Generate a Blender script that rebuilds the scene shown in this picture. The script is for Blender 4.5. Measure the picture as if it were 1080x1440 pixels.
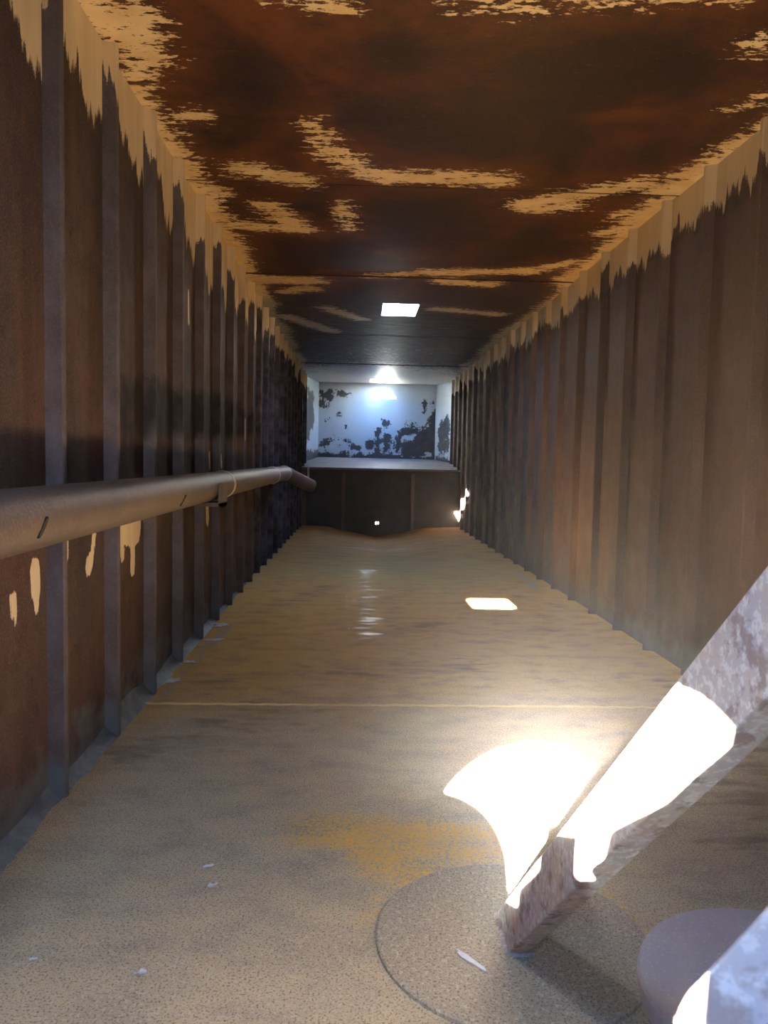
import bpy, bmesh, math, random
import numpy as np
from mathutils import Vector, Matrix

for _o in list(bpy.data.objects):
    bpy.data.objects.remove(_o, do_unlink=True)
sc = bpy.context.scene
COL = sc.collection
random.seed(7)
rng = np.random.default_rng(11)

# ------------------------------------------------------------------ camera
F, PX, PY = 1080.0, 540.0, 720.0            # focal length and centre for a 1080x1440 frame
VPX, VPY, ROLL = 502.0, 647.0, math.radians(1.15)
y_c = Vector(((VPX - PX) / F, (VPY - PY) / F, 1.0)).normalized()      # tank axis in (right, down, forward)
u_c = Vector((math.sin(ROLL), -math.cos(ROLL), 0.0))
u_c.z = -(u_c.x * y_c.x + u_c.y * y_c.y) / y_c.z
u_c.normalize()
x_c = y_c.cross(u_c)
right = Vector((x_c.x, y_c.x, u_c.x))
down = Vector((x_c.y, y_c.y, u_c.y))
fwd = Vector((x_c.z, y_c.z, u_c.z))
cam_d = bpy.data.cameras.new('camera')
cam = bpy.data.objects.new('camera', cam_d)
COL.objects.link(cam)
m = Matrix.Identity(4)
for i in range(3):
    m[i][0] = right[i]; m[i][1] = -down[i]; m[i][2] = -fwd[i]
m[0][3], m[1][3], m[2][3] = 0.0, 0.0, 1.0
cam.matrix_world = m
cam_d.sensor_fit = 'VERTICAL'
cam_d.sensor_height = 36.0
cam_d.lens = 36.0 * F / 1440.0
cam_d.clip_start = 0.02
cam_d.dof.use_dof = True
cam_d.dof.focus_distance = 5.0
cam_d.dof.aperture_fstop = 16.0
sc.camera = cam

# ------------------------------------------------------------------ world, sun, exposure
SUN = Vector((0.2755, 1.0, -0.465)).normalized()      # direction the light travels
SUN_POWER = 20.0
SKY_POWER = 1.0
EXPOSURE = 5.6
w = bpy.data.worlds.new('sky'); sc.world = w; w.use_nodes = True
nt = w.node_tree; nt.nodes.clear()
wo = nt.nodes.new('ShaderNodeOutputWorld'); bg = nt.nodes.new('ShaderNodeBackground')
tc = nt.nodes.new('ShaderNodeTexCoord'); sx = nt.nodes.new('ShaderNodeSeparateXYZ')
cr = nt.nodes.new('ShaderNodeValToRGB'); mr = nt.nodes.new('ShaderNodeMapRange')
nt.links.new(tc.outputs['Generated'], sx.inputs[0])
mr.inputs['From Min'].default_value = -1; mr.inputs['From Max'].default_value = 1
nt.links.new(sx.outputs['Z'], mr.inputs['Value'])
nt.links.new(mr.outputs[0], cr.inputs[0])
e = cr.color_ramp.elements
e[0].position = 0.0; e[0].color = (0.42, 0.36, 0.29, 1)
e[1].position = 0.495; e[1].color = (0.42, 0.38, 0.33, 1)
for p, c in ((0.505, (0.80, 0.88, 0.95, 1)), (0.58, (0.50, 0.72, 1.0, 1)), (0.75, (0.17, 0.46, 1.0, 1)), (1.0, (0.10, 0.36, 1.0, 1))):
    k = e.new(p); k.color = c
nt.links.new(cr.outputs[0], bg.inputs[0]); bg.inputs[1].default_value = SKY_POWER
nt.links.new(bg.outputs[0], wo.inputs[0])

sun_d = bpy.data.lights.new('sun', 'SUN'); sun = bpy.data.objects.new('sun', sun_d); COL.objects.link(sun)
sun_d.energy = SUN_POWER; sun_d.angle = 0.0093; sun_d.color = (1.0, 0.94, 0.85)
sun.rotation_euler = SUN.to_track_quat('-Z', 'Y').to_euler()
sun.location = (-1.5, -6, 4)

sc.view_settings.view_transform = 'Standard'
sc.view_settings.look = 'None'
sc.view_settings.exposure = EXPOSURE
sc.view_settings.gamma = 1.0
sc.view_settings.use_curve_mapping = False
sc.cycles.use_denoising = True
sc.cycles.max_bounces = 14
sc.cycles.diffuse_bounces = 10
sc.cycles.glossy_bounces = 5
sc.cycles.sample_clamp_indirect = 8.0
sc.cycles.use_guiding = True

# ------------------------------------------------------------------ dimensions of the tank
XL, XR = -0.875, 1.62            # flats of the corrugated walls
RIB = 0.045                      # how far a rib stands proud
CZ = 2.38                        # ceiling
YF, YS, YB = -0.15, 12.0, 13.9   # front wall, bulkhead of the step, back wall
HATCHES = [(-0.635, -0.305, -0.11, 0.43), (0.205, 0.525, 6.82, 7.36), (0.20, 0.53, 13.12, 13.62)]
MAN = (-0.125, 1.05, 0.268)     # manway in the front wall: x, z, radius

for k, (x0, x1, y0, y1) in enumerate(HATCHES):          # daylight portals in the real openings
    d = bpy.data.lights.new('daylight_portal', 'AREA'); o = bpy.data.objects.new('daylight_portal', d)
    d.shape = 'RECTANGLE'; d.size = x1 - x0; d.size_y = y1 - y0; d.cycles.is_portal = True
    o.location = ((x0 + x1) / 2, (y0 + y1) / 2, CZ + 0.11); COL.objects.link(o)
d = bpy.data.lights.new('daylight_portal', 'AREA'); o = bpy.data.objects.new('daylight_portal', d)
d.shape = 'RECTANGLE'; d.size = 0.56; d.size_y = 0.56; d.cycles.is_portal = True
o.location = (MAN[0], YF - 0.06, MAN[1]); o.rotation_euler = (math.pi / 2, 0, 0); COL.objects.link(o)

# ------------------------------------------------------------------ helpers
def tag(o, label=None, cat=None, group=None, kind=None):
    if label: o['label'] = label
    if cat: o['category'] = cat
    if group: o['group'] = group
    if kind: o['kind'] = kind
    return o

def empty(name, loc=(0, 0, 0)):
    o = bpy.data.objects.new(name, None); o.location = loc; COL.objects.link(o); o.empty_display_size = 0.1
    return o

def link(name, me, mat=None, parent=None, smooth=False):
    o = bpy.data.objects.new(name, me); COL.objects.link(o)
    if mat: me.materials.append(mat)
    if parent:
        o.parent = parent
        o.matrix_parent_inverse = Matrix.Translation(-parent.location)
    if smooth:
        me.polygons.foreach_set('use_smooth', [True] * len(me.polygons))
    return o

def from_bm(name, bm, mat=None, parent=None, smooth=False):
    me = bpy.data.meshes.new(name); bm.normal_update(); bm.to_mesh(me); bm.free()
    return link(name, me, mat, parent, smooth)

def pymesh(name, v, f):
    me = bpy.data.meshes.new(name); me.from_pydata([tuple(map(float, p)) for p in v], [], f); me.update()
    return me

def lines(a, b, step, cuts=()):
    pts = sorted(set([a, b] + [c for c in cuts if a < c < b]))
    out = []
    for p, q in zip(pts[:-1], pts[1:]):
        n = max(1, int(round((q - p) / step)))
        out += [p + (q - p) * i / n for i in range(n)]
    return np.array(out + [b])

def grid(name, U, V, fn, hole=None, flip=False, attrs=None):
    """surface over the parameter lines U x V; fn(u,v) -> x,y,z arrays; hole(u,v) drops a face by its centre"""
    uu, vv = np.meshgrid(U, V, indexing='ij')
    x, y, z = fn(uu, vv)
    vs = np.stack([np.broadcast_to(a, uu.shape) for a in (x, y, z)], -1).reshape(-1, 3)
    nu, nv = len(U), len(V)
    i, j = np.meshgrid(np.arange(nu - 1), np.arange(nv - 1), indexing='ij')
    a = (i * nv + j).ravel(); b = ((i + 1) * nv + j).ravel(); c = b + 1; dd = a + 1
    fs = np.stack([a, b, c, dd], 1)
    if hole is not None:
        uc = ((U[:-1] + U[1:]) / 2)[:, None] + 0 * V[None, :-1]; vc = ((V[:-1] + V[1:]) / 2)[None, :] + 0 * U[:-1, None]
        fs = fs[~hole(uc, vc).ravel()]
    if flip: fs = fs[:, ::-1]
    me = bpy.data.meshes.new(name); me.from_pydata(vs.tolist(), [], fs.tolist()); me.update()
    for nme, fa in (attrs or {}).items():
        at = me.attributes.new(nme, 'FLOAT', 'POINT')
        at.data.foreach_set('value', np.ascontiguousarray(np.broadcast_to(fa(uu, vv), uu.shape).ravel(), dtype=np.float32))
    return me

def capsules(u, v, caps, su=1.0):
    """signed distance to the nearest capsule (u0,v0,u1,v1,r), positive inside; r scaled 1"""
    best = np.full(np.broadcast(u, v).shape, -1.0)
    for (a0, b0, a1, b1, r) in caps:
        du, dv = a1 - a0, b1 - b0
        L = du * du + dv * dv + 1e-9
        t = np.clip(((u - a0) * du + (v - b0) * dv) / L, 0, 1)
        dd = np.hypot(u - a0 - t * du, v - b0 - t * dv)
        best = np.maximum(best, r - dd)
    return best

def vnoise(t, seed=0):
    """smooth 1-D value noise 0..1"""
    r = np.random.default_rng(seed).random(4096)
    t = np.asarray(t) + 512.0
    i = np.floor(t).astype(int); f = t - i; f = f * f * (3 - 2 * f)
    return r[i % 4096] * (1 - f) + r[(i + 1) % 4096] * f

def sstep(a, b, x):
    t = np.clip((x - a) / (b - a), 0, 1); return t * t * (3 - 2 * t)

def box_bm(bm, x0, x1, y0, y1, z0, z1):
    vs = [bm.verts.new((x, y, z)) for x in (x0, x1) for y in (y0, y1) for z in (z0, z1)]
    for q in ((0, 1, 3, 2), (4, 6, 7, 5), (0, 4, 5, 1), (2, 3, 7, 6), (0, 2, 6, 4), (1, 5, 7, 3)):
        bm.faces.new([vs[i] for i in q])
    return vs

def tube(name, pts, r, mat, parent=None, seg=32, caps=True, inner=None):
    """swept tube along points"""
    bm = bmesh.new(); rings = []
    pts = [Vector(p) for p in pts]
    up = Vector((0, 0, 1))
    for i, p in enumerate(pts):
        if i == 0: t = pts[1] - p
        elif i == len(pts) - 1: t = p - pts[i - 1]
        else: t = (pts[i + 1] - p).normalized() + (p - pts[i - 1]).normalized()
        t.normalize()
        s = t.cross(up).normalized(); n = s.cross(t)
        rr = r[i] if isinstance(r, (list, tuple)) else r
        rings.append([bm.verts.new(p + (s * math.cos(2 * math.pi * k / seg) + n * math.sin(2 * math.pi * k / seg)) * rr) for k in range(seg)])
    for a, b in zip(rings[:-1], rings[1:]):
        for k in range(seg):
            bm.faces.new([a[k], a[(k + 1) % seg], b[(k + 1) % seg], b[k]])
    if caps:
        bm.faces.new(rings[0][::-1]); bm.faces.new(rings[-1])
    o = from_bm(name, bm, mat, parent, True)
    return o

def auto_smooth(o, deg=40):
    me = o.data
    me.polygons.foreach_set('use_smooth', [True] * len(me.polygons))
    try: me.set_sharp_from_angle(angle=math.radians(deg))
    except Exception: pass

# ------------------------------------------------------------------ materials
class G:
    def __init__(s, name):
        s.m = bpy.data.materials.new(name); s.m.use_nodes = True
        s.t = s.m.node_tree; s.t.nodes.clear()
        s.out = s.t.nodes.new('ShaderNodeOutputMaterial')
        s.b = s.t.nodes.new('ShaderNodeBsdfPrincipled')
        s.t.links.new(s.b.outputs[0], s.out.inputs[0])
        s.pos = s.t.nodes.new('ShaderNodeNewGeometry').outputs['Position']
    def _in(s, sock, v):
        if isinstance(v, bpy.types.NodeSocket): s.t.links.new(v, sock)
        elif v is not None:
            if isinstance(v, (tuple, list)) and len(v) == 3 and sock.type == 'RGBA': v = (*v, 1)
            sock.default_value = v
    def n(s, t): return s.t.nodes.new(t)
    def scale(s, v, vec):
        q = s.n('ShaderNodeVectorMath'); q.operation = 'MULTIPLY'; s._in(q.inputs[0], v); q.inputs[1].default_value = vec
        return q.outputs[0]
    def noise(s, scale=1.0, detail=4, rough=0.55, vec=None, st=None, dist=0.0, off=(0, 0, 0)):
        v = vec if vec is not None else s.pos
        if st is not None: v = s.scale(v, st)
        if off != (0, 0, 0):
            q = s.n('ShaderNodeVectorMath'); q.operation = 'ADD'; s._in(q.inputs[0], v); q.inputs[1].default_value = off; v = q.outputs[0]
        q = s.n('ShaderNodeTexNoise'); s._in(q.inputs['Vector'], v)
        q.inputs['Scale'].default_value = scale; q.inputs['Detail'].default_value = detail
        q.inputs['Roughness'].default_value = rough; q.inputs['Distortion'].default_value = dist
        return q.outputs['Fac']
    def math(s, op, a, b=0.0, c=None):
        q = s.n('ShaderNodeMath'); q.operation = op; s._in(q.inputs[0], a); s._in(q.inputs[1], b)
        if c is not None: s._in(q.inputs[2], c)
        return q.outputs[0]
    def step(s, x, a, b, lo=0.0, hi=1.0):
        q = s.n('ShaderNodeMapRange'); q.interpolation_type = 'SMOOTHSTEP'; q.clamp = True
        s._in(q.inputs['Value'], x); s._in(q.inputs['From Min'], a); s._in(q.inputs['From Max'], b)
        s._in(q.inputs['To Min'], lo); s._in(q.inputs['To Max'], hi)
        return q.outputs[0]
    def attr(s, name):
        q = s.n('ShaderNodeAttribute'); q.attribute_name = name; return q.outputs['Fac']
    def mix(s, f, a, b):
        q = s.n('ShaderNodeMix'); q.data_type = 'RGBA'; q.clamp_factor = True
        s._in(q.inputs[0], f); s._in(q.inputs[6], a); s._in(q.inputs[7], b)
        return q.outputs[2]
    def ramp(s, x, stops):
        q = s.n('ShaderNodeValToRGB'); s._in(q.inputs[0], x); el = q.color_ramp.elements
        el[0].position, el[0].color = stops[0][0], (*stops[0][1], 1)
        el[1].position, el[1].color = stops[-1][0], (*stops[-1][1], 1)
        for p, c in stops[1:-1]:
            k = el.new(p); k.color = (*c, 1)
        return q.outputs[0]
    def xyz(s):
        q = s.n('ShaderNodeSeparateXYZ'); s._in(q.inputs[0], s.pos); return q.outputs
    def bump(s, h, strength=0.3, dist=0.01):
        q = s.n('ShaderNodeBump'); q.inputs['Strength'].default_value = strength; q.inputs['Distance'].default_value = dist
        s._in(q.inputs['Height'], h); s.t.links.new(q.outputs[0], s.b.inputs['Normal'])
    def done(s, col, rough=0.6, spec=0.5, metal=0.0):
        s._in(s.b.inputs['Base Color'], col); s._in(s.b.inputs['Roughness'], rough)
        s._in(s.b.inputs['Specular IOR Level'], spec); s._in(s.b.inputs['Metallic'], metal)
        return s.m

def mat_wall(name='rusted_wall_steel', glare=0.0, grey=0.0):
    g = G(name)
    st = g.noise(1.0, 5, 0.6, st=(14, 14, 1.3))
    st2 = g.noise(1.0, 4, 0.6, st=(60, 60, 4))
    big = g.noise(1.1, 4, 0.55, st=(1, 1, 0.6))
    fine = g.noise(160, 3, 0.6)
    mid = g.noise(9, 5, 0.6)
    sd = g.attr('paint')
    a = g.math('MULTIPLY_ADD', g.math('SUBTRACT', st, 0.5), 0.42, sd)
    a = g.math('MULTIPLY_ADD', g.math('SUBTRACT', st2, 0.5), 0.16, a)
    a = g.math('MULTIPLY_ADD', g.math('SUBTRACT', fine, 0.5), 0.05, a)
    pm = g.step(a, -0.012, 0.012)
    rust = g.ramp(big, [(0.30, (0.034, 0.026, 0.028)), (0.48, (0.050, 0.032, 0.031)), (0.62, (0.074, 0.037, 0.030)), (0.75, (0.046, 0.033, 0.036))])
    rust = g.mix(g.step(st, 0.45, 0.8, 0, 0.5), rust, (0.13, 0.072, 0.052))
    rust = g.mix(g.step(mid, 0.52, 0.70, 0, 0.55), rust, (0.045, 0.034, 0.032))
    rust = g.mix(g.step(fine, 0.50, 0.70, 0, 0.5), rust, (0.16, 0.125, 0.125))
    spk = g.noise(38, 5, 0.7, st=(1, 1, 0.5))
    rust = g.mix(g.step(spk, 0.58, 0.70, 0, 0.55), rust, (0.15, 0.070, 0.042))
    rust = g.mix(g.step(spk, 0.42, 0.32, 0, 0.6), rust, (0.022, 0.018, 0.019))
    if grey: rust = g.mix(g.step(mid, 0.35, 0.6, grey, grey * 0.6), rust, (0.135, 0.125, 0.145))  # blue-grey sky sheen put into the rust colour
    if glare: rust = g.mix(g.step(big, 0.3, 0.7, glare * 0.7, glare), rust, (0.145, 0.104, 0.094))  # rust lightened in colour to stand in for hazy glare
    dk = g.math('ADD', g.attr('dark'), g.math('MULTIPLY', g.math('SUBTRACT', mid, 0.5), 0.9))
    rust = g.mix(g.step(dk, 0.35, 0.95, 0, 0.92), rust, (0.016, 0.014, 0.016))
    X = g.xyz()
    low = g.math('MULTIPLY_ADD', g.math('SUBTRACT', mid, 0.5), 0.45, X[2])
    rust = g.mix(g.math('MULTIPLY', g.step(low, 0.20, 0.04, 0, 0.8), g.step(X[1], 6.5, 4.0)), rust, (0.105, 0.118, 0.135))
    paint = g.mix(g.step(st, 0.35, 0.7), (0.66, 0.52, 0.35), (0.56, 0.43, 0.28))
    if glare: paint = g.mix(0.35, paint, (0.30, 0.25, 0.20))
    col = g.mix(pm, rust, paint)
    h = g.math('MULTIPLY_ADD', pm, 0.4, g.math('MULTIPLY', fine, 0.5))
    g.bump(h, 0.35, 0.004)
    return g.done(col, g.step(mid, 0.3, 0.7, 0.66, 0.80), 0.22)

def mat_ceiling():
    g = G('rusted_ceiling_steel')
    s1 = g.noise(1.0, 6, 0.62, st=(5, 22, 5))
    s2 = g.noise(1.0, 4, 0.6, st=(35, 90, 35))
    big = g.noise(1.7, 5, 0.6, dist=0.6)
    fine = g.noise(120, 3, 0.6)
    mid = g.noise(7, 5, 0.6)
    sd = g.attr('paint')
    a = g.math('MULTIPLY_ADD', g.math('SUBTRACT', s1, 0.5), 0.34, sd)
    a = g.math('MULTIPLY_ADD', g.math('SUBTRACT', s2, 0.5), 0.22, a)
    a = g.math('MULTIPLY_ADD', g.math('SUBTRACT', g.noise(26, 5, 0.7, st=(0.8, 1.5, 1)), 0.5), 0.28, a)
    a = g.math('MULTIPLY_ADD', g.math('SUBTRACT', fine, 0.5), 0.05, a)
    pm = g.step(a, -0.015, 0.02)
    halo = g.step(g.math('MULTIPLY_ADD', g.math('SUBTRACT', big, 0.5), 0.5, sd), -0.30, 0.02)
    Y = g.xyz()[1]
    rust = g.ramp(big, [(0.34, (0.024, 0.015, 0.015)), (0.48, (0.036, 0.018, 0.016)), (0.57, (0.055, 0.022, 0.016)), (0.68, (0.095, 0.033, 0.018))])
    rust = g.mix(g.math('MULTIPLY', halo, g.step(mid, 0.35, 0.65, 0.15, 0.75)), rust, (0.15, 0.052, 0.020))
    rust = g.mix(g.step(mid, 0.50, 0.70, 0, 0.6), rust, (0.028, 0.015, 0.014))
    rust = g.mix(g.step(fine, 0.55, 0.72, 0, 0.3), rust, (0.11, 0.06, 0.042))
    rust = g.mix(g.step(g.noise(45, 4, 0.65, st=(0.7, 1.6, 1)), 0.62, 0.72, 0, 0.5), rust, (0.16, 0.09, 0.05))
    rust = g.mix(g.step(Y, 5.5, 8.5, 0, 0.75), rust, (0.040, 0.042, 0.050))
    paint = g.mix(g.step(mid, 0.35, 0.65), (0.70, 0.52, 0.31), (0.60, 0.41, 0.21))
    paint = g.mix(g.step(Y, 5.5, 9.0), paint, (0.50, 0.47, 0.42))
    col = g.mix(pm, rust, paint)
    h = g.math('MULTIPLY_ADD', pm, 0.25, g.math('MULTIPLY_ADD', g.math('MULTIPLY', s1, g.step(Y, 6.5, 9.0)), 1.6, g.math('MULTIPLY', mid, 0.6)))
    g.bump(h, 0.5, 0.010)
    return g.done(col, g.math('ADD', g.mix(pm, (0.50,) * 3, (0.40,) * 3), g.math('MULTIPLY', g.step(s1, 0.3, 0.7, -0.04, 0.22), g.step(Y, 6.0, 8.5))), g.step(Y, 5.0, 8.5, 0.15, 0.4))

def mat_floor(name='dusty_floor_steel', orange=True, base=None):
    g = G(name)
    big = g.noise(1.2, 4, 0.55, st=(1.0, 0.7, 1))
    mid = g.noise(6, 6, 0.62, st=(1, 1.6, 1))
    strk = g.noise(1.0, 5, 0.6, st=(3, 14, 3))
    fine = g.noise(210, 3, 0.65)
    gran = g.noise(95, 2, 0.6)
    Y = g.xyz()[1]
    near = g.ramp(mid, [(0.32, (0.42, 0.335, 0.22)), (0.5, (0.53, 0.41, 0.25)), (0.68, (0.60, 0.46, 0.26))])
    far = g.ramp(mid, [(0.30, (0.42, 0.25, 0.095)), (0.48, (0.62, 0.36, 0.10)), (0.70, (0.68, 0.41, 0.13))])
    far2 = g.ramp(strk, [(0.30, (0.27, 0.14, 0.05)), (0.5, (0.44, 0.22, 0.06)), (0.70, (0.50, 0.26, 0.075))])
    yb = g.math('MULTIPLY_ADD', g.math('SUBTRACT', big, 0.5), 1.6, Y)
    col = g.mix(g.step(yb, 2.6, 3.5), near, far)
    col = g.mix(g.step(yb, 5.0, 8.5), col, far2)
    if base is not None:
        col = g.mix(0.85, col, base)
    col = g.mix(g.math('MULTIPLY', g.step(gran, 0.5, 0.68, 0, 0.6), g.step(Y, 5.0, 2.0)), col, (0.62, 0.52, 0.36))
    col = g.mix(g.math('MULTIPLY', g.step(fine, 0.5, 0.35, 0, 0.8), g.step(Y, 6.0, 2.0)), col, (0.12, 0.10, 0.08))
    orr = g.math('ADD', g.attr('orange'), g.math('MULTIPLY', g.math('SUBTRACT', gran, 0.5), 1.6))
    orr = g.math('ADD', orr, g.math('MULTIPLY', g.math('SUBTRACT', mid, 0.5), 0.8))
    col = g.mix(g.step(orr, 0.38, 0.95, 0, 0.9), col, (0.80, 0.42, 0.07))
    dk = g.math('ADD', g.attr('dark'), g.math('MULTIPLY', g.math('SUBTRACT', strk, 0.5), 1.3))
    dk = g.math('ADD', dk, g.math('MULTIPLY', g.math('SUBTRACT', mid, 0.5), 1.3))
    col = g.mix(g.step(dk, 0.55, 1.0, 0, 0.55), col, (0.11, 0.095, 0.08))
    wet = g.math('ADD', g.attr('wet'), g.math('MULTIPLY', g.math('SUBTRACT', strk, 0.5), 1.8))
    wm = g.step(wet, 0.45, 0.75)
    col = g.mix(g.math('MULTIPLY', wm, 0.4), col, (0.13, 0.11, 0.10))
    lt = g.math('ADD', g.attr('light'), g.math('MULTIPLY', g.math('SUBTRACT', mid, 0.5), 1.6))
    col = g.mix(g.step(lt, 0.6, 0.8, 0, 0.7), col, (0.36, 0.32, 0.24))
    h = g.math('ADD', g.math('MULTIPLY', gran, 0.6), g.math('MULTIPLY', mid, 1.2))
    g.bump(h, 0.45, 0.006)
    return g.done(col, g.math('SUBTRACT', g.step(mid, 0.3, 0.7, 0.72, 0.85), g.math('MULTIPLY', wm, 0.42)), g.math('MULTIPLY_ADD', wm, 0.35, 0.12))

def mat_backwall():
    g = G('peeling_skylit_paint')
    n1 = g.noise(7, 7, 0.7); n2 = g.noise(30, 5, 0.7); big = g.noise(1.5, 3)
    a = g.math('MULTIPLY_ADD', g.math('SUBTRACT', n1, 0.5), 0.42, g.attr('peel'))
    a = g.math('MULTIPLY_ADD', g.math('SUBTRACT', n2, 0.5), 0.24, a)
    pm = g.step(a, -0.008, 0.008)
    paint = g.mix(g.step(big, 0.3, 0.7), (0.56, 0.60, 0.62), (0.46, 0.53, 0.57))  # pale paint tinted blue, the skylight put into its colour
    col = g.mix(pm, paint, g.mix(g.step(n1, 0.4, 0.6), (0.055, 0.052, 0.055), (0.085, 0.075, 0.07)))
    g.bump(g.math('MULTIPLY_ADD', pm, -0.6, n2), 0.25, 0.004)
    return g.done(col, 0.45, 0.45)

def mat_dark(name, c1, c2, rough=0.6, sc_=6):
    g = G(name)
    a = g.noise(sc_, 5, 0.6); f = g.noise(sc_ * 16, 3, 0.6)
    col = g.mix(g.step(a, 0.35, 0.65), c1, c2)
    col = g.mix(g.step(f, 0.55, 0.75, 0, 0.35), col, tuple(min(1, c * 2.0) for c in c2))
    g.bump(g.math('ADD', a, g.math('MULTIPLY', f, 0.5)), 0.3, 0.004)
    return g.done(col, rough, 0.4)

def mat_pipe():
    g = G('rusted_pipe_steel')
    a = g.noise(5, 5, 0.6); f = g.noise(130, 3, 0.65); b = g.noise(30, 4, 0.6)
    col = g.ramp(a, [(0.3, (0.080, 0.062, 0.058)), (0.5, (0.105, 0.073, 0.060)), (0.7, (0.135, 0.083, 0.060))])
    col = g.mix(g.step(f, 0.52, 0.72, 0, 0.5), col, (0.21, 0.155, 0.13))
    col = g.mix(g.step(b, 0.58, 0.72, 0, 0.4), col, (0.075, 0.06, 0.055))
    g.bump(g.math('ADD', f, g.math('MULTIPLY', b, 0.5)), 0.3, 0.003)
    return g.done(col, 0.55, 0.4)

def mat_brace(name='mottled_rusty_channel_steel', k=1.0):
    g = G(name)
    a = g.noise(7, 5, 0.6); f = g.noise(75, 4, 0.7); b = g.noise(22, 5, 0.65); w_ = g.noise(1.0, 5, 0.65, st=(14, 14, 5))
    col = g.ramp(a, [(0.32, (0.34, 0.30, 0.31)), (0.5, (0.40, 0.31, 0.28)), (0.68, (0.46, 0.32, 0.22))])
    col = g.mix(g.step(f, 0.50, 0.58, 0, 0.75), col, (0.55, 0.48, 0.45))
    col = g.mix(g.step(b, 0.52, 0.60, 0, 0.75), col, (0.21, 0.125, 0.10))
    col = g.mix(g.math('MULTIPLY', g.step(w_, 0.63, 0.66), g.step(f, 0.42, 0.5)), col, (0.62, 0.58, 0.52))
    col = g.mix(g.step(g.noise(16, 5, 0.65, off=(3.1, 7.7, 1.3)), 0.58, 0.66, 0, 0.6), col, (0.52, 0.27, 0.13))
    if k < 1: col = g.mix(1 - k, col, (0.05, 0.035, 0.035))
    g.bump(g.math('ADD', f, b), 0.45, 0.003)
    return g.done(col, 0.7, 0.25)

M_RIB = mat_wall('sky_sheen_rib_steel', 0.0, 0.6)  # left ribs only: reflected sky mixed into the base colour
M_WALL_R = mat_wall('glare_lit_rusted_wall_steel', 0.40)  # right-wall copy, its hazy glare painted in as a lighter tone
M_WALL, M_CEIL, M_FLOOR, M_BACK = mat_wall(), mat_ceiling(), mat_floor(), mat_backwall()
M_PAD = mat_floor('dusty_pad_steel', base=(0.40, 0.325, 0.225))
M_PAD2 = mat_dark('grey_violet_pad_steel', (0.48, 0.42, 0.41), (0.54, 0.46, 0.44), 0.7, 10)
M_BULK = mat_dark('dark_brown_bulkhead_steel', (0.040, 0.034, 0.028), (0.060, 0.046, 0.034), 0.6, 5)  # near-black brown base for the step wall
M_STIFF = mat_dark('brown_stiffener_steel', (0.10, 0.07, 0.05), (0.14, 0.09, 0.06), 0.6, 8)
M_LEDGE = mat_dark('grey_ledge_steel', (0.15, 0.14, 0.135), (0.20, 0.18, 0.17), 0.55, 4)
M_PIPE, M_BRACE, M_ARM = mat_pipe(), mat_brace(), mat_brace('dark_mottled_bar_steel', 0.55)
M_BAND = mat_dark('bare_weld_paint', (0.52, 0.42, 0.32), (0.60, 0.52, 0.42), 0.5, 25)
M_SEAM = mat_dark('dark_rusty_seam', (0.028, 0.018, 0.015), (0.055, 0.032, 0.022), 0.7, 14)
M_SLOT = mat_dark('slot_shade', (0.012, 0.010, 0.010), (0.02, 0.016, 0.014), 0.8, 30)  # shade inside the pipe slots, painted as dark raised patches
M_WELD = mat_dark('yellow_dusty_weld', (0.66, 0.47, 0.18), (0.74, 0.52, 0.20), 0.7, 18)
M_RESID = mat_dark('blue_grey_residue', (0.10, 0.12, 0.145), (0.17, 0.185, 0.20), 0.6, 16)
M_CREAM = mat_dark('cream_hatch_paint', (0.60, 0.58, 0.54), (0.52, 0.49, 0.44), 0.5, 9)
M_FLAKE = mat_dark('pale_paint_flake', (0.55, 0.56, 0.56), (0.62, 0.63, 0.62), 0.5, 60)

# ------------------------------------------------------------------ corrugated side walls
RIB_P = 0.497
LEFT_RIBS = [2.211 + RIB_P * k for k in range(-4, 23)]
RIGHT_RIBS = [3.066 + RIB_P * k for k in range(-6, 21)]
RIB_BODY = 0.10         # along the tank

SPOTS_L = [  # bare paint left under and above the pipe on the left wall: y, z, y, z, r
    (1.985, 0.635, 1.99, 0.585, 0.026), (1.992, 0.565, 1.997, 0.55, 0.019),
    (2.118, 0.685, 2.122, 0.62, 0.036), (2.124, 0.60, 2.128, 0.575, 0.022),
    (2.345, 0.735, 2.344, 0.68, 0.017),
    (2.595, 0.735, 2.585, 0.69, 0.025), (2.56, 0.655, 2.545, 0.63, 0.036),
    (2.88, 0.80, 3.14, 0.80, 0.07), (2.89, 0.73, 3.08, 0.72, 0.075), (2.90, 0.66, 2.91, 0.62, 0.030),
    (3.03, 0.66, 3.03, 0.55, 0.032), (3.20, 0.78, 3.22, 0.70, 0.035), (3.37, 0.76, 3.38, 0.61, 0.024),
    (4.53, 0.76, 4.55, 0.63, 0.038), (4.36, 0.76, 4.37, 0.70, 0.026), (4.75, 0.76, 4.95, 0.76, 0.045),
    (5.30, 0.78, 5.32, 0.70, 0.030), (4.02, 1.85, 4.03, 1.68, 0.020), (6.05, 1.29, 6.06, 1.15, 0.022),
    (4.6, 1.02, 4.62, 0.95, 0.022), (3.7, 0.97, 3.72, 0.95, 0.022), (5.0, 1.0, 5.02, 0.94, 0.024)]

def edge_left(y):
    ph = ((y - LEFT_RIBS[0]) / RIB_P) % 1.0                 # 0 just behind a rib, 1 at the next one
    e0 = 2.24 - 0.17 * sstep(0.25, 0.95, ph) - 0.12 * (vnoise(y * 3.1, 3) - 0.3)
    e0 -= 0.10 * sstep(3.0, 4.5, y) * vnoise(y * 2.3, 5)
    return np.where(y > 12.2, 1.6 + 0.5 * vnoise(y * 4, 9), e0)

def edge_right(y):
    return 2.205 - 0.09 * (vnoise(y * 3.3, 21) - 0.4) - 0.10 * sstep(5, 8, y) * vnoise(y * 2.0, 22)

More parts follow.
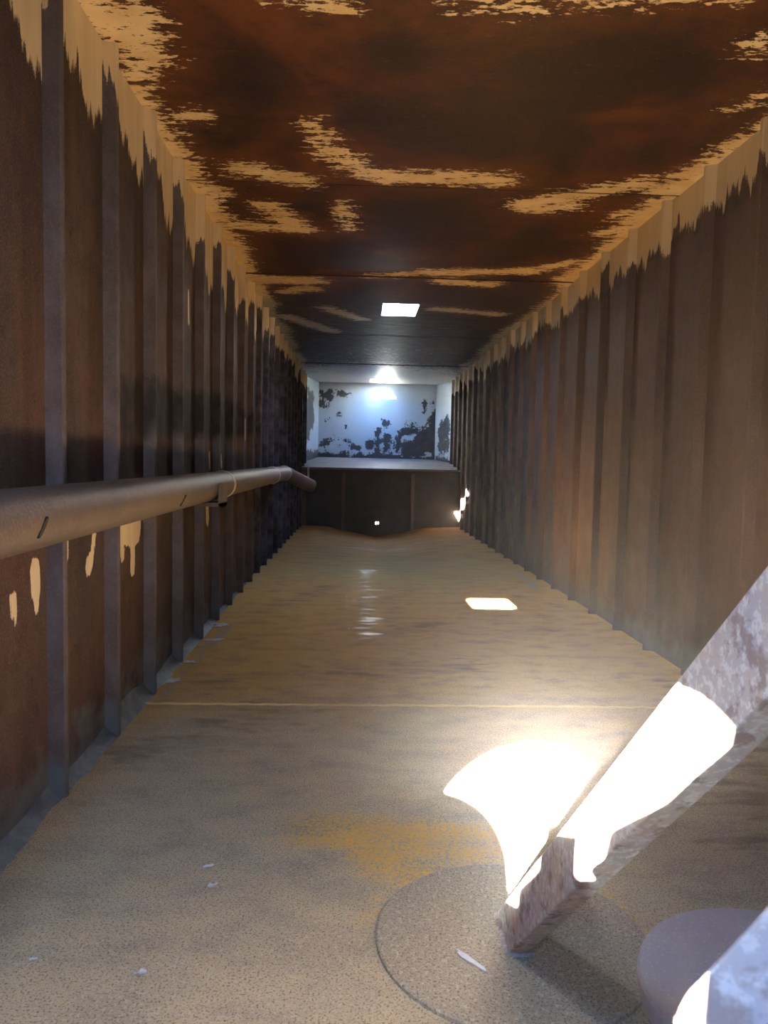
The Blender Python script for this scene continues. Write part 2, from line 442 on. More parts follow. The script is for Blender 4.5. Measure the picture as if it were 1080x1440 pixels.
def paint_left(y, z):
    return np.maximum(z - edge_left(y), 6.0 * capsules(y, z, SPOTS_L) - 0.02)

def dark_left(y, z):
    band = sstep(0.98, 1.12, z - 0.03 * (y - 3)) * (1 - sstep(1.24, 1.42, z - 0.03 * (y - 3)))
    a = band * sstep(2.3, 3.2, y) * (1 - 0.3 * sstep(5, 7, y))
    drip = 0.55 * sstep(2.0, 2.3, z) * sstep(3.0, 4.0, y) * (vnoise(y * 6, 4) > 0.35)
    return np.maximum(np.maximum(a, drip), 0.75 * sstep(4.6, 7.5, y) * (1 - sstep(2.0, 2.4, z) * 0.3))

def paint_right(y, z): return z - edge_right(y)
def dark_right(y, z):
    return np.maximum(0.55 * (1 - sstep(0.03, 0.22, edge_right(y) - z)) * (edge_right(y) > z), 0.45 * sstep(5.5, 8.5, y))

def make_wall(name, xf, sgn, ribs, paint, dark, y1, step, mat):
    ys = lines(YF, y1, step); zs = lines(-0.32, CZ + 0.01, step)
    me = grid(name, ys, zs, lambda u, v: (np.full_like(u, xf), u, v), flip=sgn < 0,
              attrs={'paint': paint, 'dark': dark})
    wall = tag(link(name, me, mat), kind='structure')
    # one rib: camera-side ramp, narrow crest, back slope
    prof = [(-0.002, -0.012), (RIB, 0.0), (RIB, 0.028), (-0.002, RIB_BODY)]     # (proud, along y)
    prof = [(-0.004, -0.016), (RIB - 0.004, -0.002), (RIB, 0.004), (RIB, 0.022), (RIB - 0.004, 0.03), (-0.004, RIB_BODY)]
    zr = lines(-0.32, CZ + 0.005, 0.03)
    for i, yr in enumerate(ribs):
        if yr > y1 - 0.1 or yr < YF + 0.05: continue
        px = np.array([p[0] for p in prof]); py = np.array([p[1] for p in prof])
        K = np.arange(len(prof), dtype=float)
        jit = random.uniform(-0.05, 0.06)
        def fn(u, v):
            k = u.astype(int)
            return xf + sgn * px[k], yr + py[k], v
        def pat(u, v):
            k = u.astype(int)
            return v - (2.25 + jit - (0.12 if yr > 3.5 else 0) * vnoise(np.array(yr * 5.0), 8) * 1.0)
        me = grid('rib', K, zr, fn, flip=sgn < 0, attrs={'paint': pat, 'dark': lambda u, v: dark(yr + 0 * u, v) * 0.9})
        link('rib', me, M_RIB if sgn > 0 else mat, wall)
    return wall

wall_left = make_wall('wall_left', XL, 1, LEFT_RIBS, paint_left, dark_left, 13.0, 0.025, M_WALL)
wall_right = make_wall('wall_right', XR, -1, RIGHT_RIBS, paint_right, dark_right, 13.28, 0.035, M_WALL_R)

# ------------------------------------------------------------------ ceiling of welded plates with hatch openings
CEIL_CAPS = [
    (-0.90, 2.30, -0.80, 2.70, 0.09), (-0.73, 2.35, -0.75, 2.81, 0.09), (-0.81, 2.87, -0.80, 2.94, 0.05),
    (-0.27, 2.40, -0.07, 2.43, 0.05), (0.27, 2.36, 0.51, 2.38, 0.06), (0.60, 2.33, 0.83, 2.33, 0.05), (0.93, 2.30, 1.12, 2.31, 0.05),
    (-0.74, 3.26, -0.66, 3.23, 0.055), (-0.22, 3.28, -0.14, 3.55, 0.06), (-0.14, 3.57, 0.02, 3.80, 0.08), (0.11, 3.84, 0.68, 3.83, 0.10),
    (-0.58, 3.81, -0.30, 3.94, 0.10), (-0.52, 4.34, -0.39, 4.71, 0.10), (-0.78, 4.72, -0.33, 4.74, 0.09), (-0.82, 4.09, -0.75, 4.19, 0.08),
    (-0.84, 4.49, -0.80, 4.62, 0.08), (-0.11, 4.24, -0.08, 4.68, 0.05), (0.87, 4.20, 1.38, 3.81, 0.10), (0.97, 4.25, 1.11, 4.18, 0.09),
    (1.49, 3.91, 1.60, 3.34, 0.07), (1.41, 4.33, 1.59, 4.04, 0.06), (1.44, 4.67, 1.55, 4.49, 0.07), (1.44, 2.99, 1.49, 2.90, 0.04),
    (1.27, 2.55, 1.30, 2.56, 0.05), (0.07, 5.87, 0.49, 5.77, 0.06), (0.49, 5.73, 1.20, 5.60, 0.11), (-0.75, 6.08, -0.37, 6.08, 0.13),
    (0.62, 5.96, 1.01, 6.03, 0.10), (1.21, 5.66, 1.43, 5.34, 0.08), (-0.62, 6.49, -0.38, 6.33, 0.10),
    (-0.3, 7.1, 0.0, 7.6, 0.10), (0.7, 7.0, 1.3, 7.2, 0.10), (-0.7, 7.6, -0.3, 8.4, 0.12)]

def paint_ceiling(x, y):
    f = capsules(x, y, CEIL_CAPS) - 0.018
    side = np.maximum(0.015 + 0.10 * vnoise(y * 2.3, 31) - (x - XL), -0.03 + 0.16 * vnoise(y * 1.9, 33) - (XR - x))
    side = np.where(y < 2.9, np.minimum(side, -0.05 + 0 * x), side)
    side = np.where((y > 4.2), side + 0.03, side)
    far = -0.30 + 0.26 * sstep(6.5, 10.0, y) + 0.12 * sstep(10.5, 12.0, y) + 0.12 * sstep(12.2, 13.2, y) - 0.05 * np.abs(x - 0.3)
    return np.maximum(np.maximum(f, side), far)

ceiling = tag(empty('ceiling', (0.37, 7.0, CZ)), kind='structure')
SEAMS = [YF, 3.97, 5.90, 8.6, 11.2, YB]
def in_hatch(u, v):
    r = np.zeros(u.shape, bool)
    for (x0, x1, y0, y1) in HATCHES: r |= (u > x0) & (u < x1) & (v > y0) & (v < y1)
    return r
xc = [c for h in HATCHES for c in h[:2]]; yc = [c for h in HATCHES for c in h[2:]]
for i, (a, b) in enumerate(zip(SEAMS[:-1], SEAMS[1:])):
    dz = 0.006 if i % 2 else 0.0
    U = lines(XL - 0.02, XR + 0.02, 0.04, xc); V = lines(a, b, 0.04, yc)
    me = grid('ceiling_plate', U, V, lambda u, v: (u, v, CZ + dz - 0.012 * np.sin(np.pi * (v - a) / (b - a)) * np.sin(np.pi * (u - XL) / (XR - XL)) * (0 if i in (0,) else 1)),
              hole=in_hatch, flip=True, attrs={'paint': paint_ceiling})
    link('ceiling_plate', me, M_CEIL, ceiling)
for s in SEAMS[1:-1]:
    bm = bmesh.new(); box_bm(bm, XL, XR, s - 0.004, s + 0.003, CZ - 0.002, CZ + 0.02)
    from_bm('seam', bm, M_SEAM, ceiling)

def collar(name, h, parent=None, H=0.10):
    x0, x1, y0, y1 = h; t = 0.012; bm = bmesh.new()
    box_bm(bm, x0 - t, x1 + t, y0 - t, y0, CZ - 0.004, CZ + H); box_bm(bm, x0 - t, x1 + t, y1, y1 + t, CZ - 0.004, CZ + H)
    box_bm(bm, x0 - t, x0, y0, y1, CZ - 0.004, CZ + H); box_bm(bm, x1, x1 + t, y0, y1, CZ - 0.004, CZ + H)
    return from_bm(name, bm, M_CREAM, parent)
collar('hatch_collar', HATCHES[0], ceiling)
# unseen lid added over it to block blue sky and bounce sunlight in
x0, x1, y0, y1 = HATCHES[0]; bm = bmesh.new(); L_ = y1 - y0 + 0.05; t_ = math.radians(52)
vs_ = box_bm(bm, x0 - 0.03, x1 + 0.03, -L_, 0.0, 0.0, 0.008)
bmesh.ops.rotate(bm, verts=bm.verts, cent=(0, 0, 0), matrix=Matrix.Rotation(-t_, 3, 'X'))
bmesh.ops.translate(bm, verts=bm.verts, vec=(0, y1 + 0.012, CZ + 0.105))
from_bm('sky_block_lid', bm, M_CREAM, ceiling)
tag(collar('roof_hatch', HATCHES[1]), 'bright open rectangular hatch in the middle of the rusty ceiling', 'hatch')
tag(collar('roof_hatch', HATCHES[2]), 'thin bright slot of the farthest roof hatch right above the pale end wall', 'hatch')

# ------------------------------------------------------------------ floor of welded plates
def floor_z(x, y):
    v = np.clip((y - 7.0) / 5.0, 0, 1)
    c = np.abs(x - 0.30)
    return -v * (0.15 * np.clip(1 - c / 0.75, 0, 1) + 0.05 * np.clip(1.5 - c / 1.2, 0, 1))

FL_DARK = [(0.0, 3.6, 0.5, 3.7, 0.30), (-0.4, 3.5, -0.7, 3.3, 0.25), (-0.7, 2.6, -0.35, 3.0, 0.30), (0.25, 4.4, 0.45, 4.7, 0.25), (0.9, 4.4, 1.2, 4.6, 0.2),
           (-0.6, 5.0, -0.2, 6.0, 0.25), (0.2, 5.4, 0.5, 6.0, 0.2), (-0.8, 1.2, -0.8, 2.4, 0.10), (1.2, 2.0, 1.6, 3.4, 0.35), (1.4, 5.8, 1.5, 6.6, 0.1), (0.02, 1.66, 0.05, 1.72, 0.05),
           (-0.1, 1.5, -0.06, 1.56, 0.04)]
FL_WET = [(0.08, 4.3, 0.10, 7.0, 0.10), (0.05, 4.6, 0.15, 4.3, 0.10), (-0.15, 9.2, 0.6, 9.3, 0.14)]
FL_ORANGE = [(-0.08, 2.02, 0.30, 1.93, 0.13), (0.05, 1.90, 0.16, 1.80, 0.10), (0.2, 2.02, 0.36, 1.98, 0.10), (0.06, 1.70, 0.03, 1.55, 0.025),
             (0.45, 1.82, 0.60, 1.70, 0.035), (0.60, 1.70, 0.66, 1.55, 0.035), (0.1, 3.09, 1.3, 3.07, 0.03)]
FL_LIGHT = [(-0.80, 3.2, -0.74, 4.6, 0.06), (1.45, 6.0, 1.5, 7.0, 0.08)]

def soft(caps, wd):
    return lambda x, y: np.clip(0.5 + capsules(x, y, caps) / wd, 0, 1) * 0.75

floor = tag(empty('floor', (0.37, 6, 0)), kind='structure')
FS = [YF, 3.08, 6.2, 9.3, YS]
for a, b in zip(FS[:-1], FS[1:]):
    st_ = 0.03 if a < 6 else 0.05
    me = grid('floor_plate', lines(XL - 0.02, XR + 0.02, st_), lines(a, b, st_), lambda u, v: (u, v, floor_z(u, v)),
              attrs={'dark': soft(FL_DARK, 0.5), 'wet': soft(FL_WET, 0.4), 'orange': soft(FL_ORANGE, 0.16), 'light': soft(FL_LIGHT, 0.10)})
    link('floor_plate', me, M_FLOOR, floor, True)
def weld(y, x0, x1, r):
    n = 90; pts = []
    rr = []
    for k in range(n + 1):
        x = x0 + (x1 - x0) * k / n
        pts.append((x, y + 0.004 * math.sin(k * 1.7), float(floor_z(np.array(x), np.array(y))) - 0.001)); rr.append(r * (0.8 + 0.4 * random.random()))
    bm = bmesh.new(); rings = []
    for p, q in zip(pts, rr):
        rings.append([bm.verts.new((p[0], p[1] + math.cos(t) * q, p[2] + math.sin(t) * q * 0.7)) for t in (0, math.pi / 4, math.pi / 2, 3 * math.pi / 4, math.pi)])
    for A, B in zip(rings[:-1], rings[1:]):
        for k in range(4): bm.faces.new([A[k], B[k], B[k + 1], A[k + 1]])
    from_bm('weld_bead', bm, M_WELD, floor, True)
weld(3.08, XL, XR, 0.010)
# crust of residue along the foot of the left wall
bm = bmesh.new(); prev = None; rr_ = random.Random(5)
for k in range(260):
    y = YF + 0.02 + k * 0.024
    wob = 0.028 + 0.020 * float(vnoise(np.array(y * 7.0), 41)) + rr_.uniform(-0.004, 0.004); hh = 0.030 + 0.05 * float(vnoise(np.array(y * 5.0), 42)) ** 2
    fade = 1.0 if y < 4.2 else max(0.25, 1 - (y - 4.2) / 2.0)
    cur = [bm.verts.new((XL - 0.002, y, hh * fade)), bm.verts.new((XL + wob * 0.35 * fade, y, hh * 0.45 * fade)), bm.verts.new((XL + wob * fade, y, 0.004)), bm.verts.new((XL + wob * fade + 0.006, y, -0.002))]
    if prev:
        for q in range(3): bm.faces.new([prev[q], prev[q + 1], cur[q + 1], cur[q]])
    prev = cur
from_bm('base_residue', bm, M_RESID, wall_left, True)

# ------------------------------------------------------------------ step at the far end: bulkhead, ledge, back wall
bulk = grid('wall_bulkhead', lines(XL, XR, 0.1), lines(-0.35, 0.875, 0.1), lambda u, v: (u, np.full_like(u, YS), v), attrs=None)
DR = (0.33, 0.02, 0.030)           # drain hole
bm = bmesh.new()
ring = [bm.verts.new((DR[0] + DR[2] * math.cos(2 * math.pi * k / 32), YS, DR[1] + DR[2] * math.sin(2 * math.pi * k / 32))) for k in range(32)]
def rect_ring(bm, ring, cx, cz, x0, x1, z0, z1, y):
    out = []
    for v in ring:
        dx, dz = v.co.x - cx, v.co.z - cz
        t = min((x1 - cx) / dx if dx > 1e-6 else ((x0 - cx) / dx if dx < -1e-6 else 1e9), (z1 - cz) / dz if dz > 1e-6 else ((z0 - cz) / dz if dz < -1e-6 else 1e9))
        out.append(bm.verts.new((cx + dx * t, y, cz + dz * t)))
    n = len(ring)
    cor = [(x1, z1), (x0, z1), (x0, z0), (x1, z0)]
    for k in range(n):
        a, b = out[k], out[(k + 1) % n]
        poly = [ring[k], a]
        for (qx, qz) in cor:
            onx = abs(a.co.x - qx) < 1e-5 or abs(b.co.x - qx) < 1e-5
            onz = abs(a.co.z - qz) < 1e-5 or abs(b.co.z - qz) < 1e-5
            if onx and onz and not (abs(a.co.x - b.co.x) < 1e-6 or abs(a.co.z - b.co.z) < 1e-6):
                poly.append(bm.verts.new((qx, y, qz)))
        poly += [b, ring[(k + 1) % n]]
        bm.faces.new(poly)
rect_ring(bm, ring, DR[0], DR[1], XL, XR, -0.40, 0.875, YS)
bpy.data.meshes.remove(bulk)
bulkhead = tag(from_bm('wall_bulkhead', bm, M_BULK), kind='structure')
for xs in (-0.203, 0.88):
    bm = bmesh.new(); box_bm(bm, xs - 0.025, xs + 0.025, YS - 0.03, YS + 0.002, -0.30, 0.80)
    from_bm('stiffener', bm, M_STIFF, bulkhead)
bm = bmesh.new(); box_bm(bm, XL, XL + 0.09, YS - 0.02, YS + 0.002, -0.3, 0.86)
from_bm('edge_strip', bm, M_STIFF, bulkhead)
# drain nozzle: ring with a vertical divider
bm = bmesh.new(); n = 32
for r0, r1, y0, y1 in ((0.030, 0.046, YS - 0.04, YS + 0.10),):
    R_ = [[bm.verts.new((DR[0] + r * math.cos(2 * math.pi * k / n), y, DR[1] + r * math.sin(2 * math.pi * k / n))) for k in range(n)] for r, y in ((r0, y0), (r1, y0), (r1, y1), (r0, y1))]
    for A, B in zip(R_, R_[1:] + R_[:1]):
        for k in range(n): bm.faces.new([A[k], B[k], B[(k + 1) % n], A[(k + 1) % n]])
dn = tag(from_bm('drain_nozzle', bm, M_BULK, None, True), 'small round drain outlet with daylight low on the dark step wall', 'drain')
bm = bmesh.new(); box_bm(bm, DR[0] - 0.012, DR[0] + 0.012, YS - 0.02, YS, DR[1] - 0.03, DR[1] + 0.03)
from_bm('divider', bm, M_BULK, dn)

LB = 1.04
ledge = grid('floor_ledge', lines(XL, XR, 0.1), lines(YS - 0.03, YB, 0.1), lambda u, v: (u, v, 0.875 + (LB - 0.875) * (v - YS) / (YB - YS)))
ledge = tag(link('floor_ledge', ledge, M_LEDGE), kind='structure')
bm = bmesh.new(); box_bm(bm, XL, XR, YS - 0.036, YS - 0.028, 0.845, 0.876)
from_bm('front_lip', bm, M_LEDGE, ledge)

PEEL = [(-0.75, 0.98, 1.5, 0.98, 0.14), (0.95, 1.2, 1.4, 1.25, 0.17), (1.15, 1.35, 1.4, 1.55, 0.17), (1.32, 1.5, 1.4, 1.85, 0.10), (0.85, 1.5, 1.0, 1.55, 0.10),
        (0.50, 1.66, 0.52, 1.66, 0.055), (0.36, 1.15, 0.37, 1.55, 0.05), (0.52, 1.2, 0.54, 1.42, 0.06), (0.24, 1.25, 0.26, 1.32, 0.06), (0.72, 1.2, 0.78, 1.5, 0.06),
        (-0.64, 2.20, -0.62, 1.95, 0.07), (-0.55, 2.2, -0.52, 2.1, 0.05), (-0.33, 2.19, -0.18, 2.18, 0.045), (-0.60, 1.25, -0.55, 1.30, 0.07), (-0.42, 1.40, -0.2, 1.35, 0.035), (-0.4, 1.27, -0.3, 1.25, 0.03),
        (-0.1, 1.22, 0.0, 1.22, 0.03), (-0.35, 1.82, -0.34, 1.82, 0.02), (-0.2, 1.6, -0.19, 1.55, 0.015), (-0.55, 1.7, -0.54, 1.7, 0.015), (1.2, 1.85, 1.2, 2.1, 0.02), (1.36, 2.05, 1.38, 2.05, 0.02), (0.9, 1.75, 0.92, 1.75, 0.02)]
PEEL_HOLES = [(0.88, 1.42, 0.92, 1.41, 0.04), (1.25, 1.15, 1.33, 1.12, 0.03)]
def peel(x, z):
    f = capsules(x, z, PEEL)
    return np.where(capsules(x, z, PEEL_HOLES) > -0.02, -capsules(x, z, PEEL_HOLES), f)
XB0, XB1 = -0.70, 1.40
me = grid('wall_back', lines(XB0 - 0.06, XB1 + 0.06, 0.02), lines(0.95, CZ + 0.02, 0.02), lambda u, v: (u, np.full_like(u, YB), v), attrs={'peel': peel})
wall_back = tag(link('wall_back', me, M_BACK), kind='structure')
def corner(xa, ya, xb, yb, caps):
    me = grid('corner_panel', lines(0, 1, 0.02), lines(0.80, CZ + 0.02, 0.02), lambda u, v: (xa + (xb - xa) * u, ya + (yb - ya) * u, v),
              flip=xa > xb, attrs={'peel': lambda u, v: capsules(u, v, caps)})
    link('corner_panel', me, M_BACK, wall_back)
corner(XL - 0.0, 13.0, XB0, YB + 0.005, [(0.0, 1.0, 1.0, 1.02, 0.15), (0.2, 2.1, 0.5, 2.05, 0.10), (0.3, 1.9, 0.4, 1.75, 0.25), (0.15, 1.5, 0.1, 1.6, 0.2)])
corner(XR, 13.28, XB1, YB + 0.005, [(0.0, 0.9, 1.0, 0.9, 0.18), (0.3, 1.6, 0.6, 1.5, 0.22), (0.2, 1.3, 0.7, 1.25, 0.12)])
bm = bmesh.new(); box_bm(bm, -0.765, -0.735, YS - 0.06, YS - 0.037, 0.70, 0.87)
tag(from_bm('corner_bracket', bm, M_CREAM), 'short pale bracket at the left front corner of the ledge', 'bracket')

# ------------------------------------------------------------------ front wall with the round manway
bm = bmesh.new()
ring = [bm.verts.new((MAN[0] + MAN[2] * math.cos(2 * math.pi * k / 64), YF, MAN[1] + MAN[2] * math.sin(2 * math.pi * k / 64))) for k in range(64)]
rect_ring(bm, ring, MAN[0], MAN[1], XL - 0.02, XR + 0.02, -0.05, CZ + 0.02, YF)
wall_front = tag(from_bm('wall_front', bm, M_STIFF), kind='structure')
bm = bmesh.new(); n = 64
R_ = [[bm.verts.new((MAN[0] + r * math.cos(2 * math.pi * k / n), y, MAN[1] + r * math.sin(2 * math.pi * k / n))) for k in range(n)] for r, y in ((MAN[2], YF + 0.01), (0.295, YF + 0.01), (0.295, YF - 0.02), (MAN[2], YF - 0.02))]
for A, B in zip(R_, R_[1:] + R_[:1]):
    for k in range(n): bm.faces.new([A[k], B[k], B[(k + 1) % n], A[(k + 1) % n]])
from_bm('manway_ring', bm, M_STIFF, wall_front, True)
# unseen disc and plate added outside, shaped to cast the camera holder's shadow
bm = bmesh.new(); n = 64; prev = None
for r, y in ((0.285, YF - 0.040), (0.285, YF - 0.028), (0.24, YF - 0.028), (0.20, YF - 0.032), (0.0, YF - 0.045)):
    cur = [bm.verts.new((-0.432 + max(r, 1e-4) * math.cos(2 * math.pi * k / n), y, 0.856 + max(r, 1e-4) * math.sin(2 * math.pi * k / n))) for k in range(n)]
    if prev:
        for k in range(n): bm.faces.new([prev[k], prev[(k + 1) % n], cur[(k + 1) % n], cur[k]])
    prev = cur
from_bm('shadow_disc', bm, M_STIFF, wall_front)
bm = bmesh.new()
out = [(-0.118, 0.76), (0.17, 0.76), (0.17, 1.20), (0.10, 1.118), (0.08, 1.09), (0.052, 1.071), (0.026, 1.051), (0.02, 1.017), (0.012, 0.975), (-0.011, 0.975), (-0.011, 1.04), (-0.071, 1.04), (-0.076, 0.969), (-0.116, 0.92), (-0.118, 0.885), (-0.17, 0.885), (-0.17, 0.76)]
A_ = [bm.verts.new((x, YF - 0.021, z)) for x, z in out]; B_ = [bm.verts.new((x, YF - 0.029, z)) for x, z in out]
bm.faces.new(A_); bm.faces.new(B_[::-1])
for k in range(len(A_)): bm.faces.new([A_[k], B_[k], B_[(k + 1) % len(A_)], A_[(k + 1) % len(A_)]])
bmesh.ops.recalc_face_normals(bm, faces=bm.faces)
from_bm('shadow_plate', bm, M_STIFF, wall_front)

# ------------------------------------------------------------------ pipe along the left wall
PXc, PZc, PR = -0.72, 0.857, 0.070
pipe = tag(empty('wall_pipe', (PXc, 4.0, PZc)), 'long rusty steel pipe running along the left corrugated wall', 'pipe')
def run(y0, y1, n=40): return [(PXc, y0 + (y1 - y0) * k / n, PZc) for k in range(n + 1)]
po = tube('pipe_run', run(YF, 7.65), PR, M_PIPE, pipe)
A = Vector((PXc, 7.65, PZc)); B = Vector((-0.47, 8.0, 0.72))
mid_ = Vector((PXc + 0.01, 7.74, PZc))
tube('elbow_section', [A, (PXc + 0.004, 7.70, PZc), (PXc + 0.03, 7.765, PZc - 0.012), (PXc + 0.08, 7.82, PZc - 0.045), B], PR, M_PIPE, pipe)
for yb_, r_ in ((4.14, 0.0745), (6.55, 0.0745), (7.66, 0.0745)):
    tube('weld_band', [(PXc, yb_ - 0.018, PZc), (PXc, yb_ - 0.012, PZc), (PXc, yb_ + 0.012, PZc), (PXc, yb_ + 0.018, PZc)], [PR, r_, r_, PR], M_BAND, pipe, caps=False)
def slot(y, dirx, dz, L):
    d0 = Vector((dirx, 0, dz)).normalized(); bm = bmesh.new()
    c = Vector((PXc, y, PZc)) + d0 * (PR - 0.004)
    ax = Vector((0, 0.75, 0)) + d0.cross(Vector((0, 1, 0))) * 0.9; ax.normalize(); bx = d0.cross(ax)
    ringv = []
    for k in range(16):
        t = 2 * math.pi * k / 16
        ringv.append((ax * math.cos(t) * L + bx * math.sin(t) * L * 0.28))
    lo = [bm.verts.new(c + r) for r in ringv]; hi = [bm.verts.new(c + d0 * 0.0052 + r) for r in ringv]
    bm.faces.new(hi)
    for k in range(16): bm.faces.new([lo[k], lo[(k + 1) % 16], hi[(k + 1) % 16], hi[k]])
    from_bm('slot', bm, M_SLOT, po)
slot(1.62, 1.0, -0.15, 0.028); slot(2.93, 1.0, -0.35, 0.028)
# hanger bracket: angle from the wall under the pipe with an upright plate on the room side
bm = bmesh.new()
box_bm(bm, XL - 0.002, PXc + 0.085, 3.64, 3.80, PZc - PR - 0.02, PZc - PR - 0.002)
box_bm(bm, PXc + 0.070, PXc + 0.085, 3.64, 3.80, PZc - PR - 0.02, PZc + 0.02)
from_bm('hanger_bracket', bm, M_PIPE, pipe)

# ------------------------------------------------------------------ floor pads and diagonal channel brace
def pad(name, cx, cy, r, h, mat, seg=72):
    bm = bmesh.new(); rings = []
    for rr, z in ((r, -0.002), (r, h * 0.75), (r - 0.004, h)):
        rings.append([bm.verts.new((rr * math.cos(2 * math.pi * k / seg), rr * math.sin(2 * math.pi * k / seg), z)) for k in range(seg)])
    for A, B in zip(rings[:-1], rings[1:]):
        for k in range(seg): bm.faces.new([A[k], A[(k + 1) % seg], B[(k + 1) % seg], B[k]])
    bm.faces.new(rings[-1])
    o = from_bm(name, bm, mat); o.location = (cx, cy, 0)
    return o
tag(pad('floor_pad', 0.342, 1.543, 0.285, 0.010, M_PAD), 'large round dusty steel plate on the floor under the diagonal brace', 'plate')
tag(pad('floor_pad', 0.815, 1.325, 0.268, 0.040, M_PAD2), 'round grey violet steel disc cut off at the lower right corner', 'plate')

D = Vector((-0.03126, 0.72617, -0.68681)).normalized()
def along(px, py, flo=None):          # point on floor plane -> its line to the front wall
    p0 = Vector((px, py, 0.011)); t = (YF - py) / D.y
    return p0, p0 + D * t
web_lo, web_hi, fl = 1.48, 1.62, 0.042
sec = [(0.324, web_lo), (0.366, web_lo), (0.366, web_lo + 0.010), (0.331, web_lo + 0.010), (0.331, web_hi - 0.010), (0.366, web_hi - 0.010), (0.366, web_hi), (0.324, web_hi)]
bm = bmesh.new(); lo = []; hi = []
NSEG = 24
rows = []
for (sxx, syy) in sec:
    p, q = along(sxx, syy); rows.append([bm.verts.new(p.lerp(q, k / NSEG)) for k in range(NSEG + 1)])
ns = len(sec)
for i in range(ns):
    for k in range(NSEG): bm.faces.new([rows[i][k], rows[i][k + 1], rows[(i + 1) % ns][k + 1], rows[(i + 1) % ns][k]])
bm.faces.new([r[0] for r in rows]); bm.faces.new([r[-1] for r in rows][::-1])
bmesh.ops.recalc_face_normals(bm, faces=bm.faces)
brace = tag(empty('diagonal_brace', (0.34, 1.55, 0.01)), 'mottled rusty channel brace slanting up from the round floor plate', 'brace')
ch = from_bm('channel', bm, M_BRACE, brace)
bv = ch.modifiers.new('round', 'BEVEL'); bv.width = 0.003; bv.segments = 2; bv.limit_method = 'ANGLE'
bm = bmesh.new()   # fillet weld round the foot
pts = [Vector((0.322, web_lo - 0.004, 0.012)), Vector((0.322, web_hi + 0.004, 0.012))]
for a, b in (((0.322, web_lo - 0.004), (0.322, web_hi + 0.004)), ((0.322, web_lo - 0.004), (0.368, web_lo - 0.004)), ((0.322, web_hi + 0.004), (0.368, web_hi + 0.004))):
    n = 14; prev = None
    for k in range(n + 1):
        c = Vector((a[0] + (b[0] - a[0]) * k / n, a[1] + (b[1] - a[1]) * k / n, 0.010)); r = 0.006 * (0.8 + 0.4 * random.random())
        dv = (Vector((b[0] - a[0], b[1] - a[1], 0))).normalized(); s = Vector((-dv.y, dv.x, 0))
        ringv = [bm.verts.new(c + s * math.cos(t) * r + Vector((0, 0, math.sin(t) * r))) for t in np.linspace(0, math.pi, 6)]
        if prev:
            for q in range(5): bm.faces.new([prev[q], ringv[q], ringv[q + 1], prev[q + 1]])
        prev = ringv
from_bm('foot_weld', bm, M_BRACE, brace, True)

# side arm welded under the brace, its free end close to the manway
ARM_A = Vector((0.1419, 0.300, 0.7834)); ARM_B = Vector((0.385, 0.4144, 0.9191))
d_ = (ARM_B - ARM_A).normalized(); vw_ = (ARM_A - Vector((0.0, 0.0, 1.0))).normalized()
wv_ = d_.cross(vw_).normalized(); wv_ = wv_ if wv_.z < 0 else -wv_
nn_ = d_.cross(wv_).normalized(); nn_ = nn_ if nn_.dot(vw_) > 0 else -nn_
bm = bmesh.new(); AW, AT = 0.065, 0.012
AL = (ARM_B - ARM_A).length
outl = [(AL, -0.115), (AL - 0.05, -0.09), (AL - 0.06, 0.0), (0.0, 0.0), (-0.010, 0.002), (-0.014, 0.007), (-0.015, AW - 0.01), (-0.01, AW), (AL, AW)]
P_ = [bm.verts.new(ARM_A + d_ * a + wv_ * b) for a, b in outl]; Q_ = [bm.verts.new(ARM_A + d_ * a + wv_ * b + nn_ * AT) for a, b in outl]
bm.faces.new(P_); bm.faces.new(Q_[::-1])
for k in range(len(P_)): bm.faces.new([P_[k], Q_[k], Q_[(k + 1) % len(P_)], P_[(k + 1) % len(P_)]])
bmesh.ops.recalc_face_normals(bm, faces=bm.faces)
arm = tag(from_bm('steel_arm', bm, M_ARM), 'blurred rusty flat bar with a sunlit tip in the lower right corner', 'bar')
b_ = arm.modifiers.new('round', 'BEVEL'); b_.width = 0.002; b_.segments = 2; b_.limit_method = 'ANGLE'

# ------------------------------------------------------------------ loose paint flakes
def flake(x, y, L, wd, rot, z, label, seed):
    r = random.Random(seed); bm = bmesh.new(); n = 14; top = []; bot = []
    for k in range(n):
        t = 2 * math.pi * k / n; q = r.uniform(0.35, 1.2)
        a, b = math.cos(t) * L * q, math.sin(t) * wd * q
        X, Y = a * math.cos(rot) - b * math.sin(rot), a * math.sin(rot) + b * math.cos(rot)
        zz = 0.0015 + abs(b) / max(wd, 1e-6) * 0.003
        top.append(bm.verts.new((X, Y, zz + 0.0012))); bot.append(bm.verts.new((X, Y, zz - 0.0015)))
    bm.faces.new(top); bm.faces.new(bot[::-1])
    for k in range(n): bm.faces.new([bot[k], bot[(k + 1) % n], top[(k + 1) % n], top[k]])
    o = from_bm('paint_flake', bm, M_FLAKE); o.location = (x, y, z)
    tag(o, label, 'flake', 'pale paint flakes on the floor')
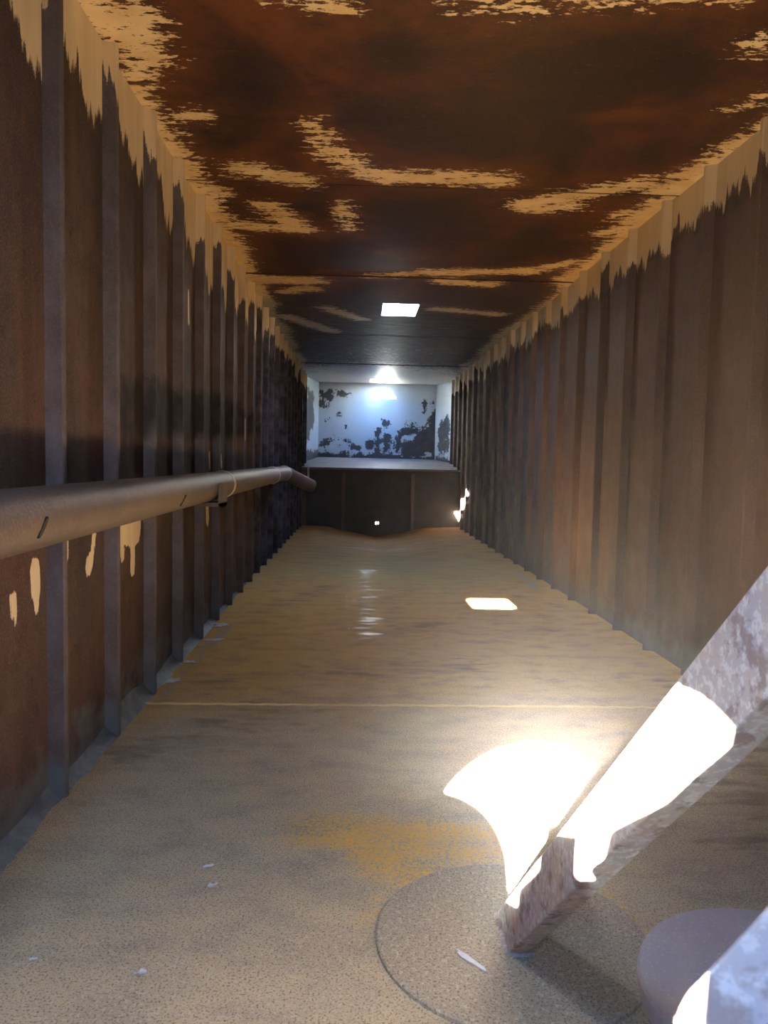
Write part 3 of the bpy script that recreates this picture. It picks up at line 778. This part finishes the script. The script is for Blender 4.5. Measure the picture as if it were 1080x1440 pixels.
FLAKES = [(0.24, 1.46, 0.045, 0.009, -0.9, 0.010, 'long pale flake lying on the round plate at the brace foot'),
          (-0.345, 1.83, 0.014, 0.006, 0.3, 0, 'small pale flake on the open floor, lower left, farther of a close pair'),
          (-0.32, 1.745, 0.012, 0.008, 0.6, 0, 'small pale flake on the open floor, lower left, nearer of a close pair'),
          (-0.40, 1.44, 0.014, 0.007, 0.2, 0, 'small pale flake on the floor near the bottom edge of the view'),
          (-0.62, 1.48, 0.010, 0.006, 0.2, 0, 'tiny pale flake in the lower left corner of the floor'),
          (-0.79, 4.55, 0.05, 0.05, 0.3, 0, 'pale flake beside the left wall, farthest of the row'),
          (-0.77, 4.18, 0.06, 0.04, 0.2, 0, 'pale flake beside the left wall, second farthest of the row'),
          (-0.80, 3.72, 0.05, 0.03, 0.1, 0, 'pale flake beside the left wall, midway along the row'),
          (-0.81, 3.40, 0.04, 0.04, 0.4, 0, 'pale flake beside the left wall, just behind the floor weld seam')]
for i, (x, y, L, wd, rot, z, lb) in enumerate(FLAKES): flake(x, y, L, wd, rot, z, lb, i)

# ------------------------------------------------------------------ thin haze volume added for the milky lens glare at the lower right
hm = bpy.data.materials.new('glare_haze'); hm.use_nodes = True; ht = hm.node_tree; ht.nodes.clear()
ho = ht.nodes.new('ShaderNodeOutputMaterial'); hv = ht.nodes.new('ShaderNodeVolumeScatter')
hg = ht.nodes.new('ShaderNodeNewGeometry'); hd = ht.nodes.new('ShaderNodeVectorMath'); hd.operation = 'SUBTRACT'; hd.inputs[1].default_value = (0.75, 1.5, 0.7)
hs = ht.nodes.new('ShaderNodeVectorMath'); hs.operation = 'MULTIPLY'; hs.inputs[1].default_value = (1 / 1.0, 1 / 2.2, 1 / 1.1)
hl = ht.nodes.new('ShaderNodeVectorMath'); hl.operation = 'LENGTH'
hr = ht.nodes.new('ShaderNodeMapRange'); hr.interpolation_type = 'SMOOTHSTEP'
hr.inputs['From Min'].default_value = 1.0; hr.inputs['From Max'].default_value = 0.0
hr.inputs['To Min'].default_value = 0.0; hr.inputs['To Max'].default_value = 0.016
ht.links.new(hg.outputs['Position'], hd.inputs[0]); ht.links.new(hd.outputs[0], hs.inputs[0]); ht.links.new(hs.outputs[0], hl.inputs[0])
ht.links.new(hl.outputs['Value'], hr.inputs['Value']); ht.links.new(hr.outputs[0], hv.inputs['Density'])
hv.inputs['Color'].default_value = (1.0, 0.93, 0.84, 1)
ht.links.new(hv.outputs[0], ho.inputs['Volume'])
bm = bmesh.new(); box_bm(bm, -0.26, XR - 0.05, YF + 0.012, 3.72, 0.05, 1.82)
tag(from_bm('glare_haze', bm, hm), 'thin haze volume standing in for lens glare at the lower right', 'haze', kind='stuff')
sc.cycles.volume_bounces = 1
